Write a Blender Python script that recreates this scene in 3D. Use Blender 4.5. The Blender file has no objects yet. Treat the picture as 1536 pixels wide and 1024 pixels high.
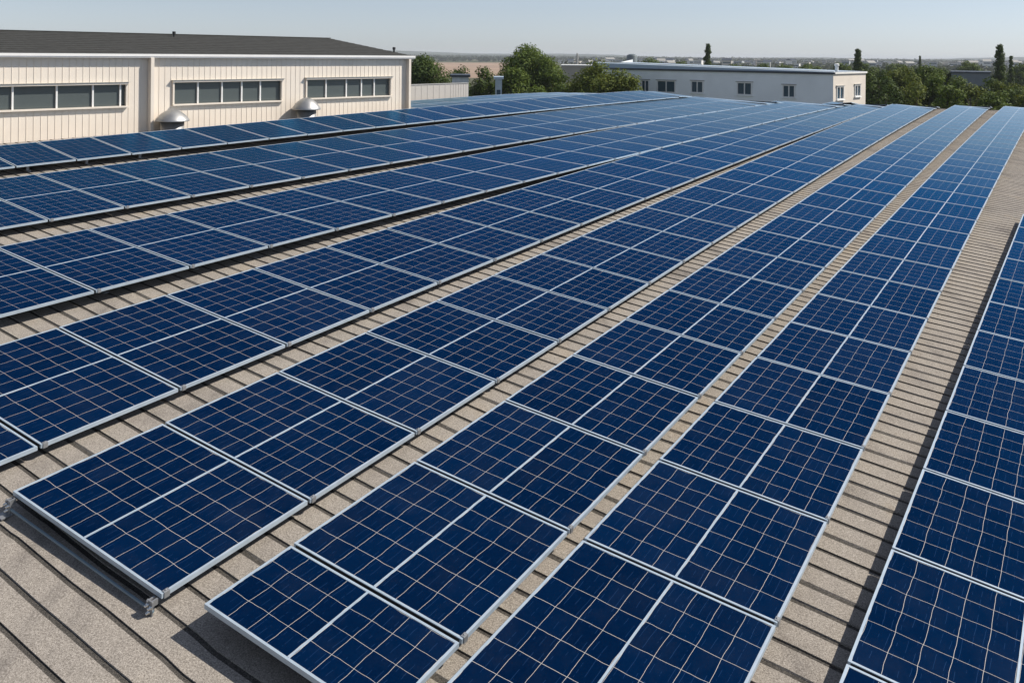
import bpy, bmesh, math, random
from mathutils import Vector, Matrix
random.seed(7)
R = math.radians
PHI = .5959                                 # heading of the panel rows, right of the view axis
scene = bpy.context.scene
col = scene.collection

# ------------------------------------------------------------------ camera
ZC = 13.0                                   # eye height above the ground (m)
ROLL = math.atan(.0095)
FPX, CX, CY = 1309.43, 768.0, 82.0          # focal length / principal point for the 1536 px photo
cam_d = bpy.data.cameras.new('camera')
cam = bpy.data.objects.new('camera', cam_d)
col.objects.link(cam)
cam.location = (0, 0, ZC)
cam.matrix_world = Matrix.Translation((0, 0, ZC)) @ Matrix.Rotation(R(90), 4, 'X') @ Matrix.Rotation(ROLL, 4, 'Z')
cam_d.sensor_width = 36.0
cam_d.lens = 36.0 * FPX / 1536.0
cam_d.shift_y = -(512.0 - CY) / 1536.0
cam_d.clip_start = 0.1
cam_d.clip_end = 20000
scene.camera = cam

# ------------------------------------------------------------------ light
SUN_EL, SUN_DIR_XY = R(43), Vector((.983, .168)).normalized()
world = bpy.data.worlds.new('World')
scene.world = world
world.use_nodes = True
wn = world.node_tree
wn.nodes.clear()
sky = wn.nodes.new('ShaderNodeTexSky')
sky.sky_type = 'NISHITA'
sky.sun_disc = False
sky.sun_elevation = SUN_EL
sky.sun_rotation = math.atan2(SUN_DIR_XY.x, SUN_DIR_XY.y)
sky.air_density = 1.0
sky.dust_density = .25
sky.ozone_density = 4.0
hsv = wn.nodes.new('ShaderNodeHueSaturation')
hsv.inputs['Saturation'].default_value = .42
bg = wn.nodes.new('ShaderNodeBackground')
bg.inputs['Strength'].default_value = .083
wo = wn.nodes.new('ShaderNodeOutputWorld')
wn.links.new(sky.outputs[0], hsv.inputs['Color'])
tint = wn.nodes.new('ShaderNodeMix')           # slightly hazy blue-grey air instead of a yellow horizon
tint.data_type = 'RGBA'
tint.blend_type = 'MULTIPLY'
tint.inputs[0].default_value = 1
tint.inputs[7].default_value = (.895, .965, 1.10, 1)
wn.links.new(hsv.outputs[0], tint.inputs[6])
wn.links.new(tint.outputs[2], bg.inputs['Color'])
wn.links.new(bg.outputs[0], wo.inputs['Surface'])
sun_d = bpy.data.lights.new('sun', 'SUN')
sun_d.energy = 4.8
sun_d.angle = R(.5)
sun_d.color = (1, .93, .84)
sun = bpy.data.objects.new('sun', sun_d)
col.objects.link(sun)
sdir = Vector((SUN_DIR_XY.x * math.cos(SUN_EL), SUN_DIR_XY.y * math.cos(SUN_EL), math.sin(SUN_EL)))
sun.rotation_euler = sdir.to_track_quat('Z', 'Y').to_euler()
vs = scene.view_settings
vs.view_transform = 'Standard'
vs.look = 'None'
vs.exposure = .35
vs.gamma = 1.0

# ------------------------------------------------------------------ helpers
class MB:
    """collects vertices and faces; build() links them as ONE mesh object"""
    def __init__(s):
        s.v, s.f, s.m, s.uv = [], [], [], {}
    def face(s, pts, mi=0, uv=None):
        b = len(s.v)
        s.v += [tuple(p) for p in pts]
        if uv: s.uv[len(s.f)] = uv
        s.f.append(tuple(range(b, b + len(pts))))
        s.m.append(mi)
    def box(s, c, d, M=None, mi=0):
        x, y, z = d[0] / 2, d[1] / 2, d[2] / 2
        p = [Vector((c[0] + i * x, c[1] + j * y, c[2] + k * z)) for k in (-1, 1) for i, j in ((-1, -1), (1, -1), (1, 1), (-1, 1))]
        if M: p = [M @ q for q in p]
        b = len(s.v)
        s.v += [tuple(q) for q in p]
        for f in ((3, 2, 1, 0), (4, 5, 6, 7), (0, 1, 5, 4), (1, 2, 6, 5), (2, 3, 7, 6), (3, 0, 4, 7)):
            s.f.append(tuple(b + i for i in f))
            s.m.append(mi)
    def lathe(s, prof, n=24, c=(0, 0, 0), mi=0):
        b = len(s.v)
        for r, z in prof:
            for k in range(n):
                a = 2 * math.pi * k / n
                s.v.append((c[0] + r * math.cos(a), c[1] + r * math.sin(a), c[2] + z))
        for i in range(len(prof) - 1):
            for k in range(n):
                k2 = (k + 1) % n
                s.f.append((b + i * n + k, b + i * n + k2, b + (i + 1) * n + k2, b + (i + 1) * n + k))
                s.m.append(mi)
        s.f.append(tuple(b + (len(prof) - 1) * n + k for k in range(n)))
        s.m.append(mi)
    def tube(s, pts, rads, n=8, mi=0):
        b = len(s.v)
        for i, p in enumerate(pts):
            p = Vector(p)
            d = (Vector(pts[min(i + 1, len(pts) - 1)]) - Vector(pts[max(i - 1, 0)])).normalized()
            a = d.orthogonal().normalized()
            c = d.cross(a)
            for k in range(n):
                t = 2 * math.pi * k / n
                s.v.append(tuple(p + (a * math.cos(t) + c * math.sin(t)) * rads[i]))
        for i in range(len(pts) - 1):
            for k in range(n):
                k2 = (k + 1) % n
                s.f.append((b + i * n + k, b + i * n + k2, b + (i + 1) * n + k2, b + (i + 1) * n + k))
                s.m.append(mi)
        s.f.append(tuple(b + (len(pts) - 1) * n + k for k in range(n)))
        s.m.append(mi)
    def mesh(s, name, mats, smooth=False):
        me = bpy.data.meshes.new(name)
        me.from_pydata(s.v, [], s.f)
        for m in (mats if isinstance(mats, (list, tuple)) else [mats]):
            me.materials.append(m)
        me.polygons.foreach_set('material_index', s.m)
        if s.uv:
            l = me.uv_layers.new(name='UVMap')
            for i, uv in s.uv.items():
                for k, li in enumerate(me.polygons[i].loop_indices):
                    l.data[li].uv = uv[k]
        if smooth: me.polygons.foreach_set('use_smooth', [True] * len(me.polygons))
        me.update()
        return me
    def build(s, name, mats, parent=None, smooth=False):
        return link(name, s.mesh(name, mats, smooth), parent)

def link(name, me, parent=None):
    o = bpy.data.objects.new(name, me)
    col.objects.link(o)
    if parent: o.parent = parent
    return o
def tag(o, label=None, cat=None, group=None, kind=None):
    if label: o['label'] = label
    if cat: o['category'] = cat
    if group: o['group'] = group
    if kind: o['kind'] = kind
    return o
def thing(name, loc, label, cat, group=None, rz=0):
    o = bpy.data.objects.new(name, None)
    o.empty_display_size = .2
    col.objects.link(o)
    o.location = loc
    o.rotation_euler.z = rz
    return tag(o, label, cat, group)

# ---- materials
def mat(name, c, rough=.7, metal=0, spec=.5):
    m = bpy.data.materials.new(name)
    m.use_nodes = True
    b = m.node_tree.nodes['Principled BSDF']
    b.inputs['Base Color'].default_value = (*c, 1)
    b.inputs['Roughness'].default_value = rough
    b.inputs['Metallic'].default_value = metal
    b.inputs['Specular IOR Level'].default_value = spec
    return m
class NT:
    def __init__(s, m):
        s.m = m; s.t = m.node_tree; s.b = s.t.nodes['Principled BSDF']
    def n(s, kind, **kw):
        x = s.t.nodes.new('ShaderNode' + kind)
        for k, v in kw.items():
            if k in x.inputs: x.inputs[k].default_value = v
            else: setattr(x, k, v)
        return x
    def l(s, a, b): s.t.links.new(a, b)
    def math(s, op, a, b=None, c=None):
        x = s.t.nodes.new('ShaderNodeMath'); x.operation = op
        for i, v in enumerate((a, b, c)):
            if v is None: continue
            if isinstance(v, (int, float)): x.inputs[i].default_value = v
            else: s.l(v, x.inputs[i])
        return x.outputs[0]
    def mix(s, f, a, b):
        x = s.t.nodes.new('ShaderNodeMix'); x.data_type = 'RGBA'
        for i, v in ((0, f), (6, a), (7, b)):
            if isinstance(v, (int, float)): x.inputs[i].default_value = v
            elif isinstance(v, tuple): x.inputs[i].default_value = (*v, 1)
            else: s.l(v, x.inputs[i])
        return x.outputs[2]
    def ramp(s, f, stops):
        x = s.t.nodes.new('ShaderNodeValToRGB')
        while len(x.color_ramp.elements) < len(stops): x.color_ramp.elements.new(.5)
        for e, (p, c) in zip(x.color_ramp.elements, stops):
            e.position = p; e.color = (*c, 1)
        s.l(f, x.inputs[0])
        return x.outputs[0]
    def noise(s, scale, detail=4, vec=None, rough=.55):
        x = s.n('TexNoise', Scale=scale, Detail=detail, Roughness=rough)
        if vec is None: vec = s.coord()
        s.l(vec, x.inputs['Vector'])
        return x.outputs['Fac']
    def coord(s, k='Object'):
        if not hasattr(s, 'tc'): s.tc = s.t.nodes.new('ShaderNodeTexCoord')
        return s.tc.outputs[k]
    def color(s, c): s.l(c, s.b.inputs['Base Color'])
    def bump(s, h, strength=.3, dist=.01):
        x = s.n('Bump', Strength=strength, Distance=dist)
        s.l(h, x.inputs['Height'])
        s.l(x.outputs[0], s.b.inputs['Normal'])

def noisy(name, c, var=.15, scale=3, rough=.7, metal=0, spec=.5, bump=0):
    m = mat(name, c, rough, metal, spec); t = NT(m)
    f = t.noise(scale, 6)
    lo = tuple(x * (1 - var) for x in c); hi = tuple(min(1, x * (1 + var)) for x in c)
    t.color(t.ramp(f, [(.3, lo), (.7, hi)]))
    if bump: t.bump(f, bump)
    return m

M = {}
M['alu'] = noisy('aluminium', (.43, .51, .58), .08, 8, .42, .35)
M['alu_dark'] = noisy('dull_aluminium', (.30, .31, .32), .15, 8, .5, .6)
M['steel'] = noisy('galvanised_steel', (.40, .40, .39), .15, 5, .46, .8)
M['bolt'] = noisy('bolt_steel', (.6, .6, .58), .2, 30, .25, 1)
M['black'] = noisy('black_plastic_and_joint_shade', (.02, .02, .02), .2, 10, .5)
M['cream'] = noisy('cream_cladding', (.70, .627, .532), .05, .8, .55)
M['white_trim'] = noisy('white_trim', (.74, .73, .70), .04, 2, .5)
M['grey_trim'] = noisy('grey_trim', (.35, .34, .31), .08, 2, .6)
M['plaster'] = noisy('pale_plaster', (.82, .84, .84), .05, .7, .85)
M['plaster_warm'] = noisy('warm_plaster', (.66, .60, .52), .05, .7, .85)
M['dark_metal'] = noisy('dark_coping', (.035, .045, .06), .1, 2, .5)
M['blue_metal'] = noisy('pale_blue_roof_sheet', (.36, .44, .52), .06, .8, .45)
M['glass'] = mat('dull_window_glass', (.075, .09, .09), .22, 0, .5)
M['glass_blue'] = mat('blue_window_glass', (.035, .075, .11), .08, 0, .6)
M['bark'] = noisy('bark', (.07, .055, .04), .3, 6, .9)
M['hall_wall'] = noisy('hall_wall', (.45, .42, .38), .06, .5, .8)
M['concrete'] = noisy('concrete', (.42, .41, .38), .1, .6, .9)

def roof_felt(name, c1, c2, c3):
    m = mat(name, c2, .95, 0, .2); t = NT(m)
    g = t.noise(150, 2, None, .7)
    g2 = t.noise(70, 2, None, .6)
    s = t.noise(1.1, 5)
    gg = t.math('ADD', t.math('MULTIPLY', g, .6), t.math('MULTIPLY', g2, .4))
    base = t.ramp(gg, [(.36, c1), (.5, c2), (.66, c3)])
    w2 = t.n('Mapping'); t.l(t.coord(), w2.inputs[0]); w2.inputs['Rotation'].default_value = (0, 0, PHI); w2.inputs['Scale'].default_value = (3.2, .7, 1)
    s2 = t.noise(.9, 6, w2.outputs[0], .65)
    s = t.math('ADD', t.math('MULTIPLY', s, .5), t.math('MULTIPLY', s2, .5))
    st = t.ramp(s, [(.34, (.62, .62, .64)), (.46, (.93, .93, .94)), (.55, (1, 1, 1)), (.68, (1.0, .94, .86))])
    mx = t.n('Mix', data_type='RGBA', blend_type='MULTIPLY'); mx.inputs[0].default_value = 1
    t.l(base, mx.inputs[6]); t.l(st, mx.inputs[7])
    t.color(mx.outputs[2])
    t.bump(gg, .55, .012)
    return m
M['felt'] = roof_felt('granular_roof_felt', (.125, .110, .091), (.275, .247, .213), (.48, .44, .385))
M['seam'] = roof_felt('roof_seam_bitumen', (.022, .021, .019), (.062, .057, .05), (.16, .145, .125))
M['dark_roof'] = noisy('dark_shingle_roof', (.040, .040, .036), .25, 5, .9, 0, .25, .3)

# --- solar cells: UV in cell units (x across the row, y along it)
def cell_material():
    m = mat('solar_cells', (.004, .012, .07), .16, 0, .26); t = NT(m)
    uv = t.n('UVMap').outputs[0]
    sx = t.n('SeparateXYZ'); t.l(uv, sx.inputs[0])
    info = t.n('ObjectInfo')
    # slightly uneven stringing of the cells
    off = t.n('Combine' 'XYZ'); t.l(info.outputs['Random'], off.inputs[2])
    vv = t.n('VectorMath', operation='ADD'); t.l(uv, vv.inputs[0])
    sc = t.n('VectorMath', operation='SCALE'); t.l(off.outputs[0], sc.inputs[0]); sc.inputs['Scale'].default_value = 37
    t.l(sc.outputs[0], vv.inputs[1])
    wob = t.math('MULTIPLY', t.math('SUBTRACT', t.noise(.9, 2, vv.outputs[0]), .5), .15)
    x = t.math('ADD', sx.outputs[0], wob)
    y = t.math('ADD', sx.outputs[1], t.math('MULTIPLY', wob, .8))
    def line(a, w):
        f = t.math('ABSOLUTE', t.math('SUBTRACT', t.math('FRACT', t.math('ADD', a, .5)), .5))
        return t.math('LESS_THAN', f, w)
    grid = t.math('MAXIMUM', line(x, .0070), line(y, .0062))
    bus = line(t.math('ADD', t.math('MULTIPLY', x, 3), .5), .022)
    dash = t.math('GREATER_THAN', t.noise(2.2, 3, vv.outputs[0]), .50)
    bus = t.math('MULTIPLY', bus, dash)
    cid = t.n('Combine' 'XYZ'); t.l(t.math('FLOOR', x), cid.inputs[0]); t.l(t.math('FLOOR', y), cid.inputs[1])
    t.l(t.math('MULTIPLY', info.outputs['Random'], 91), cid.inputs[2])
    wnz = t.n('TexWhiteNoise'); t.l(cid.outputs[0], wnz.inputs['Vector'])
    cry = t.n('TexVoronoi', Scale=9); t.l(vv.outputs[0], cry.inputs['Vector'])
    k = t.math('ADD', t.math('MULTIPLY', wnz.outputs['Value'], .5), t.math('MULTIPLY', cry.outputs['Distance'], .5))
    k = t.math('ADD', t.math('MULTIPLY', k, .7), t.math('MULTIPLY', info.outputs['Random'], .3))
    cellc = t.ramp(k, [(.1, (.0004, .0062, .026)), (.9, (.0010, .0115, .044))])
    c = t.mix(bus, cellc, (.012, .036, .10))
    dust = t.math('MULTIPLY', t.math('SUBTRACT', t.math('ADD', t.noise(.45, 6, vv.outputs[0], .7), t.math('MULTIPLY', info.outputs['Random'], .12)), .50), .05)
    c = t.mix(t.math('MAXIMUM', dust, 0), c, (.30, .32, .33))
    c = t.mix(grid, c, (.47, .45, .42))
    t.color(c)
    d = t.noise(2.0, 5)                               # dust film: the gloss is uneven
    # anti-reflective blue coating: reflections are tinted blue and grow towards grazing angles
    t.b.inputs['Specular IOR Level'].default_value = 0
    gl = t.n('BsdfGlossy')
    t.l(t.math('ADD', t.math('MULTIPLY', d, .24), .20), gl.inputs['Roughness'])
    fr = t.n('Fresnel', IOR=1.15)
    t.l(t.ramp(fr.outputs[0], [(.06, (.04, .32, .78)), (.24, (.05, .42, .86)), (.40, (.50, .79, .96)), (.8, (.80, .92, .98))]), gl.inputs['Color'])
    ms = t.n('MixShader'); t.l(fr.outputs[0], ms.inputs[0]); t.l(t.b.outputs[0], ms.inputs[1]); t.l(gl.outputs[0], ms.inputs[2])
    t.l(ms.outputs[0], t.t.nodes['Material Output'].inputs['Surface'])
    return m
M['cells'] = cell_material()

def foliage(name, lo, mid, hi):
    m = mat(name, mid, .75, 0, .25); t = NT(m)
    g = t.n('NewGeometry')
    n = t.noise(.55, 3)
    k = t.math('ADD', t.math('MULTIPLY', g.outputs['Random Per Island'], .6), t.math('MULTIPLY', n, .4))
    t.color(t.ramp(k, [(.15, lo), (.5, mid), (.85, hi)]))
    tr = t.n('BsdfTranslucent'); tr.inputs[0].default_value = (*[c * 1.2 for c in hi], 1)
    ms = t.n('MixShader', Fac=.22)
    t.l(t.b.outputs[0], ms.inputs[1]); t.l(tr.outputs[0], ms.inputs[2])
    t.l(ms.outputs[0], t.t.nodes['Material Output'].inputs['Surface'])
    return m
M['leaf'] = foliage('leaves', (.028, .055, .008), (.066, .108, .012), (.12, .16, .018))
M['leaf_yellow'] = foliage('olive_leaves', (.036, .056, .008), (.082, .115, .012), (.15, .17, .02))
M['leaf_dark'] = foliage('dark_leaves', (.020, .040, .008), (.046, .080, .011), (.084, .12, .016))
M['wood_far'] = foliage('far_wood_leaves', (.014, .026, .012), (.028, .042, .018), (.05, .065, .026))

# ------------------------------------------------------------------ roof surface (u along the rows, w across, unit = 5 m)
S = 5.0
SU, CU = math.sin(PHI), math.cos(PHI)
def W3(u, w, z): return Vector((S * (u * SU + w * CU), S * (u * CU - w * SU), ZC + S * z))
ROOF = .035                                  # roof skin lies this far below the panel tops
def at(x, y, d):
    """point seen at photo pixel x,y at the depth d (m)"""
    cr, sr = math.cos(ROLL), math.sin(ROLL)
    dx, dy = x - CX, y - CY
    return Vector(((cr * dx + sr * dy) / FPX * d, d, ZC - (-sr * dx + cr * dy) / FPX * d))
def pix(p):
    cr, sr = math.cos(ROLL), math.sin(ROLL)
    if p.y < .2: return (-9999, -9999)
    xx, yy = FPX * p.x / p.y, -FPX * (p.z - ZC) / p.y
    return CX + cr * xx - sr * yy, CY + sr * xx + cr * yy
def inside(p, m=0):
    x, y = pix(p)
    return -m < x < 1536 + m and -m < y < 1024 + m

EDGE = [(-5.6, 4.6), (-5.05, 4.7), (-4.90, 5.2), (-4.81, 5.55), (-4.72, 6.25), (-4.67, 6.80), (-4.585, 7.38), (-4.43, 7.92), (-4.04, 8.49), (-3.59, 8.90), (-2.97, 9.46),
        (-2.54, 10.25), (-2.10, 10.9), (-1.58, 11.75), (-1.15, 12.53), (-.855, 13.13), (0, 14.7), (2.2, 18.5)]
def eave(w):
    for (w0, u0), (w1, u1) in zip(EDGE, EDGE[1:]):
        if w0 <= w <= w1: return u0 + (u1 - u0) * (w - w0) / (w1 - w0)
    return EDGE[0][1] if w < EDGE[0][0] else EDGE[-1][1]

def crest(w): return max(0, min(1, (w + 4.75) / .35))
def surf(u, w):
    """the roof: gently vaulted, and rolling over beyond its crest line"""
    return -1 + .0348 * u - .093 * w - .0012 * max(0, u - 1.7958) ** 2 - .11 * crest(w) * max(0, u - eave(w) + .35) ** 2
def rim(w): return eave(w) + .8 * crest(w)

hall = thing('flat_hall', (0, 0, 0), 'low hall whose granular ribbed beige roof carries all the solar panels', 'hall')
def build_hall():
    ws = [-5.6 + .1 * i for i in range(79)]
    ws = sorted(set([round(w, 4) for w in ws] + [e[0] for e in EDGE]))
    SP = .0575
    us, kinds = [], []
    u = -2.2
    rng = random.Random(3)
    while u < 19.2:
        j = rng.uniform(-.002, .002)
        # one course of felt: flat, then a lapped seam with a small lip and a groove
        us += [u, u + .0015, u + SP - .0105 + j, u + SP - .0085 + j, u + SP - .0010 + j]
        kinds += [(.0018, 0), (.0018, 0), (.0006, 1), (-.0006, 1), (-.0008, 0)]
        u += SP
    mb = MB()
    idx = {}
    def vid(i, j):
        w = ws[j]
        uu = min(us[i], rim(w))
        key = (round(uu, 5), j, kinds[i][0] if uu == us[i] else 0)
        if key not in idx:
            wv = .0016 * math.sin(w * 21 + us[i] * 3) + .0012 * math.sin(w * 47 + us[i] * 7)
            uo = uu + (wv if uu == us[i] else 0)
            idx[key] = len(mb.v)
            mb.v.append(tuple(W3(uo, w, surf(uo, w) - ROOF + (kinds[i][0] if uu == us[i] else 0))))
        return idx[key]
    for i in range(len(us) - 1):
        for j in range(len(ws) - 1):
            if us[i] >= max(rim(ws[j]), rim(ws[j + 1])): continue
            q = [vid(i, j), vid(i, j + 1), vid(i + 1, j + 1), vid(i + 1, j)]
            q2 = []
            for a in q:
                if a not in q2: q2.append(a)
            if len(q2) >= 3:
                mb.f.append(tuple(q2[::-1])); mb.m.append(kinds[i][1])
    o = mb.build('roof', [M['felt'], M['seam']], hall)
    # outer walls down to the ground
    wb = MB()
    ring = [(w, rim(w)) for w in ws] + [(2.2, -2.2), (-5.6, -2.2)]
    for (w0, u0), (w1, u1) in zip(ring, ring[1:] + ring[:1]):
        a = W3(u0, w0, surf(u0, w0) - ROOF - .008); b = W3(u1, w1, surf(u1, w1) - ROOF - .008)
        wb.face([a, b, Vector((b.x, b.y, 0)), Vector((a.x, a.y, 0))])
    wb.build('wall', M['hall_wall'], hall)
build_hall()

# ------------------------------------------------------------------ solar panel rows
# w at u=2, half width, u of panel 0, z offset left/right, pitch, skew, cells per half, cells along, first, halves
ROWS = [
 dict(w=-.3171, h=.2144, u0=1.3788, zl=.0119, zr=.0101, p=.3450, k=-.0060, nc=5, first=-2, name='cut-off row along the right edge'),
 dict(w=-.7785, h=.1715, u0=1.3689, zl=.0177, zr=.0198, p=.3367, k=-.0241, nc=4, first=-1, short=(1.4, 8), name='first row left of broad gap'),
 dict(w=-1.1762, h=.1769, u0=1.0330, zl=.0153, zr=.0105, p=.3358, k=-.0319, nc=4, first=-1, name='second row left of broad gap', short=(.55, 4)),
 dict(w=-1.7021, h=.2152, u0=1.1413, zl=.0044, zr=-.0030, p=.3234, k=-.0365, nc=5, first=-1, name='third row left of broad gap'),
 dict(w=-2.3202, h=.2547, u0=1.2506, zl=.0048, zr=-.0017, p=.3306, k=-.0244, nc=5, first=-2, name='fourth row left of broad gap'),
 dict(w=-3.0604, h=.3069, u0=1.4555, zl=.0015, zr=.0144, p=.3182, k=.0189, nc=6, first=-2, name='fifth row left of broad gap'),
 dict(w=-4.0052, h=.3844, u0=2.0649, zl=-.0063, zr=.0066, p=.2946, k=.0577, nc=7, first=-3, name='sixth row left of broad gap'),
 dict(w=-4.580, h=.2210, u0=2.3528, zl=.0220, zr=.0110, p=.2741, k=.0860, nc=8, first=-3, name='narrow row along the cream hall', single=True),
 dict(w=-5.075, h=.2500, u0=5.20, zl=-.0120, zr=.0100, p=.2741, k=.0850, nc=5, first=0, name='hindmost row beyond the cream hall'),
]
def rowpt(r, s, q, dz=0):
    w = r['w'] + q + r['k'] * (s - 2)
    u = s - r['k'] * q
    t = q / (2 * r['h'])
    return W3(u, w, surf(u, w) + r['zl'] + (r['zr'] - r['zl']) * t + dz)
def frame_of(r, s0, s1):
    W = 2 * r['h']
    a, b, c, d = rowpt(r, s0, 0), rowpt(r, s1, 0), rowpt(r, s1, W), rowpt(r, s0, W)
    ctr = (a + b + c + d) / 4
    ey = ((b + c) - (a + d)); ex = ((c + d) - (a + b))
    L, Wm = ey.length / 2, ex.length / 2
    ey.normalize(); ex.normalize()
    n = ex.cross(ey).normalized(); ex = ey.cross(n).normalized()
    Mx = Matrix((ex, ey, n)).transposed().to_4x4(); Mx.translation = ctr
    return Mx, L, Wm

GAP, FW, FT = .034, .022, .040               # gap between panels, frame face width, frame depth
def panel_meshes(L, Wm, nc, na, single, end=False):
    """panel lying in xy (x across the row, y along it), top at z=0"""
    hl, hw = L / 2, Wm / 2
    fr = MB()
    for sx in (-1, 1): fr.box((sx * (hw - FW / 2), 0, -FT / 2), (FW, L, FT))
    for sy in (-1, 1):
        if end and sy < 0: fr.box((0, sy * (hl - FW / 2), -FT / 2), (Wm - 2 * FW, FW, FT))
        else:                                  # bright lip; web below coloured black as painted shade in the panel joints
            fr.box((0, sy * (hl - FW / 2), -.004), (Wm - 2 * FW, FW, .008))
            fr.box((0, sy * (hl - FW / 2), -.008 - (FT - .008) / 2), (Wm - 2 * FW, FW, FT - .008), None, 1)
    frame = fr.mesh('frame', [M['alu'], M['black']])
    mods = []
    x0, x1, y0, y1 = -hw + FW, hw - FW, -hl + FW, hl - FW
    spans = [(x0, x1, nc)] if single else [(x0, -.009, nc), (.009, x1, nc)]
    for a, c, n in spans:
        g = MB()
        z = -.004
        g.face([(a, y0, z), (c, y0, z), (c, y1, z), (a, y1, z)], 0, [(0, 0), (n, 0), (n, na), (0, na)])
        g.face([(a, y1, -.014), (c, y1, -.014), (c, y0, -.014), (a, y0, -.014)], 1, [(.5, .5)] * 4)
        mods.append(g.mesh('cell_sheet', [M['cells'], M['black']]))
    rail = None
    if not single:
        rr = MB(); rr.box((0, 0, -.0055), (.0179, L - 2 * FW, .015))
        rail = rr.mesh('middle_bar', M['alu'])
    cl = MB()                                  # clamp that holds the low right-hand corner
    cl.box((hw + .004, -hl + .045, -.022), (.008, .05, .05))
    cl.box((hw - .012, -hl + .045, .003), (.03, .05, .005))
    cl.lathe([(.008, .0055), (.008, .011), (.005, .013)], 8, (hw - .013, -hl + .045, 0))
    clamp = cl.mesh('clamp', M['alu_dark'])
    return frame, mods, rail, clamp

ORD1 = ['', 'first', 'second', 'third', 'fourth', 'fifth', 'sixth', 'seventh', 'eighth', 'ninth', 'tenth', 'eleventh', 'twelfth', 'thirteenth', 'fourteenth', 'fifteenth', 'sixteenth', 'seventeenth', 'eighteenth', 'nineteenth', 'twentieth']
TENS = {2: 'twenty', 3: 'thirty', 4: 'forty'}
def ordinal(n):
    if n <= 20: return ORD1[n]
    if n % 10 == 0: return {30: 'thirtieth', 40: 'fortieth'}[n]
    return TENS[n // 10] + '-' + ORD1[n % 10]
SPECIAL = {(3, 1): 'nearest blue solar panel of the third row left of broad gap, on exposed brackets',
           (2, 1): 'short blue solar panel at the near end of the second row left of broad gap'}
npan = 0
for ri, r in enumerate(ROWS):
    W = 2 * r['h']; single = r.get('single', False)
    Mx, L, Wm = frame_of(r, r['u0'], r['u0'] + r['p'])
    frame, mods, rail, clamp = panel_meshes(L - GAP, Wm, r['nc'], 6, single)
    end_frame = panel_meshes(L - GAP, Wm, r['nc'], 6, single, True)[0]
    i, count = r['first'], 0
    r['s_first'] = None
    while True:
        s0 = r['u0'] + r['p'] * i; s1 = s0 + r['p']
        wm = r['w'] + r['h'] + r['k'] * (s0 + s1 - 4) / 2
        if (s0 + s1) / 2 > eave(wm) + (.20 if ri < 7 else -.03) or i > 60: break
        fr_, mo_, ra_, cl_ = frame, mods, rail, clamp
        if r.get('short') and i == r['first']:
            s0 = s1 - r['p'] * r['short'][0]
            _, L2, _ = frame_of(r, s0, s1)
            fr_, mo_, ra_, cl_ = panel_meshes(L2 - GAP, Wm, r['nc'], r['short'][1], single, True)
        elif i == r['first']: fr_ = end_frame
        i += 1
        vis = any(inside(rowpt(r, s0 + (s1 - s0) * a / 6, W * b / 6)) for a in range(7) for b in range(7))
        if ri == 0: vis = vis and not all(pix(rowpt(r, s0 + (s1 - s0) * a / 6, 0))[0] > 1533 for a in range(7))
        if not vis:
            if count: break
            continue
        count += 1; npan += 1
        if r['s_first'] is None: r['s_first'] = s0
        r['s_last'] = s1
        Mx, _, _ = frame_of(r, s0, s1)
        rg = random.Random(ri * 100 + i)
        Mx = Mx @ Matrix.Rotation(rg.uniform(-.0022, .0022), 4, 'X') @ Matrix.Rotation(rg.uniform(-.002, .002), 4, 'Y')
        e = thing('solar_panel', (0, 0, 0), SPECIAL.get((ri, count), 'blue solar panel %s from near end of %s' % (ordinal(count), r['name'])), 'solar panel', 'solar panels in the ' + r['name'])
        e.matrix_world = Mx
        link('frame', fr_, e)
        for m_ in mo_: link('cell_sheet', m_, e)
        if ra_: link('middle_bar', ra_, e)
        if ri < 7: link('clamp', cl_, e)
print('panels', npan)

# rails that carry the rows
def sweep_rail(name, r, q, s0, s1, wd, ht, top, m, parent=None):
    mb = MB()
    n = max(2, int((s1 - s0) / .16))
    pr = None
    for k in range(n + 1):
        s = s0 + (s1 - s0) * k / n
        Mx, _, _ = frame_of(r, s - .05, s + .05)
        ex = Mx.col[0].xyz; nz = Mx.col[2].xyz
        c = rowpt(r, s, q)
        ring = [c + ex * a * wd / 2 - nz * b for a, b in ((-1, top), (1, top), (1, top + ht), (-1, top + ht))]
        if pr:
            for j in range(4): mb.face([pr[j], pr[(j + 1) % 4], ring[(j + 1) % 4], ring[j]])
        else: mb.face(ring)
        pr = ring
    mb.face(pr[::-1])
    return mb.build(name, m, parent)
for ri, r in enumerate(ROWS):
    for side, fq in (('left', .16), ('right', .84)):
        e = thing('support_rail', (0, 0, 0), 'long metal rail under the %s half of the %s' % (side, r['name']), 'rail', 'rails under the solar panels')
        q = 2 * r['h'] * fq
        s0, s1 = r['s_first'] + .02, min(r['s_last'] - .02, eave(r['w'] + 2 * r['h'] * fq + r['k'] * (r['s_last'] - 2)) - .35)
        sweep_rail('rail', r, q, s0, s1, .045, .05, FT + .001, M['alu_dark'], e)
        s = s0 + .06
        while s < min(s1, s0 + 4 * r['p']):
            fb = MB()
            Mx, _, _ = frame_of(r, s - .05, s + .05)
            c = rowpt(r, s, q)
            u_, w_ = s - r['k'] * q, r['w'] + q + r['k'] * (s - 2)
            zr = ZC + S * (surf(u_, w_) - ROOF)
            hgt = c.z - FT - .05 - zr
            if hgt > .012:
                T = Matrix(((Mx[0][0], Mx[0][1], 0, c.x), (Mx[1][0], Mx[1][1], 0, c.y), (0, 0, 1, zr), (0, 0, 0, 1)))
                fb.box((0, 0, hgt / 2 + .004), (.05, .06, hgt + .012), T)
                fb.box((.045, 0, .008), (.14, .08, .014), T)
            s += r['p']
            if fb.v: fb.build('foot', M['alu_dark'], e)

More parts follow.
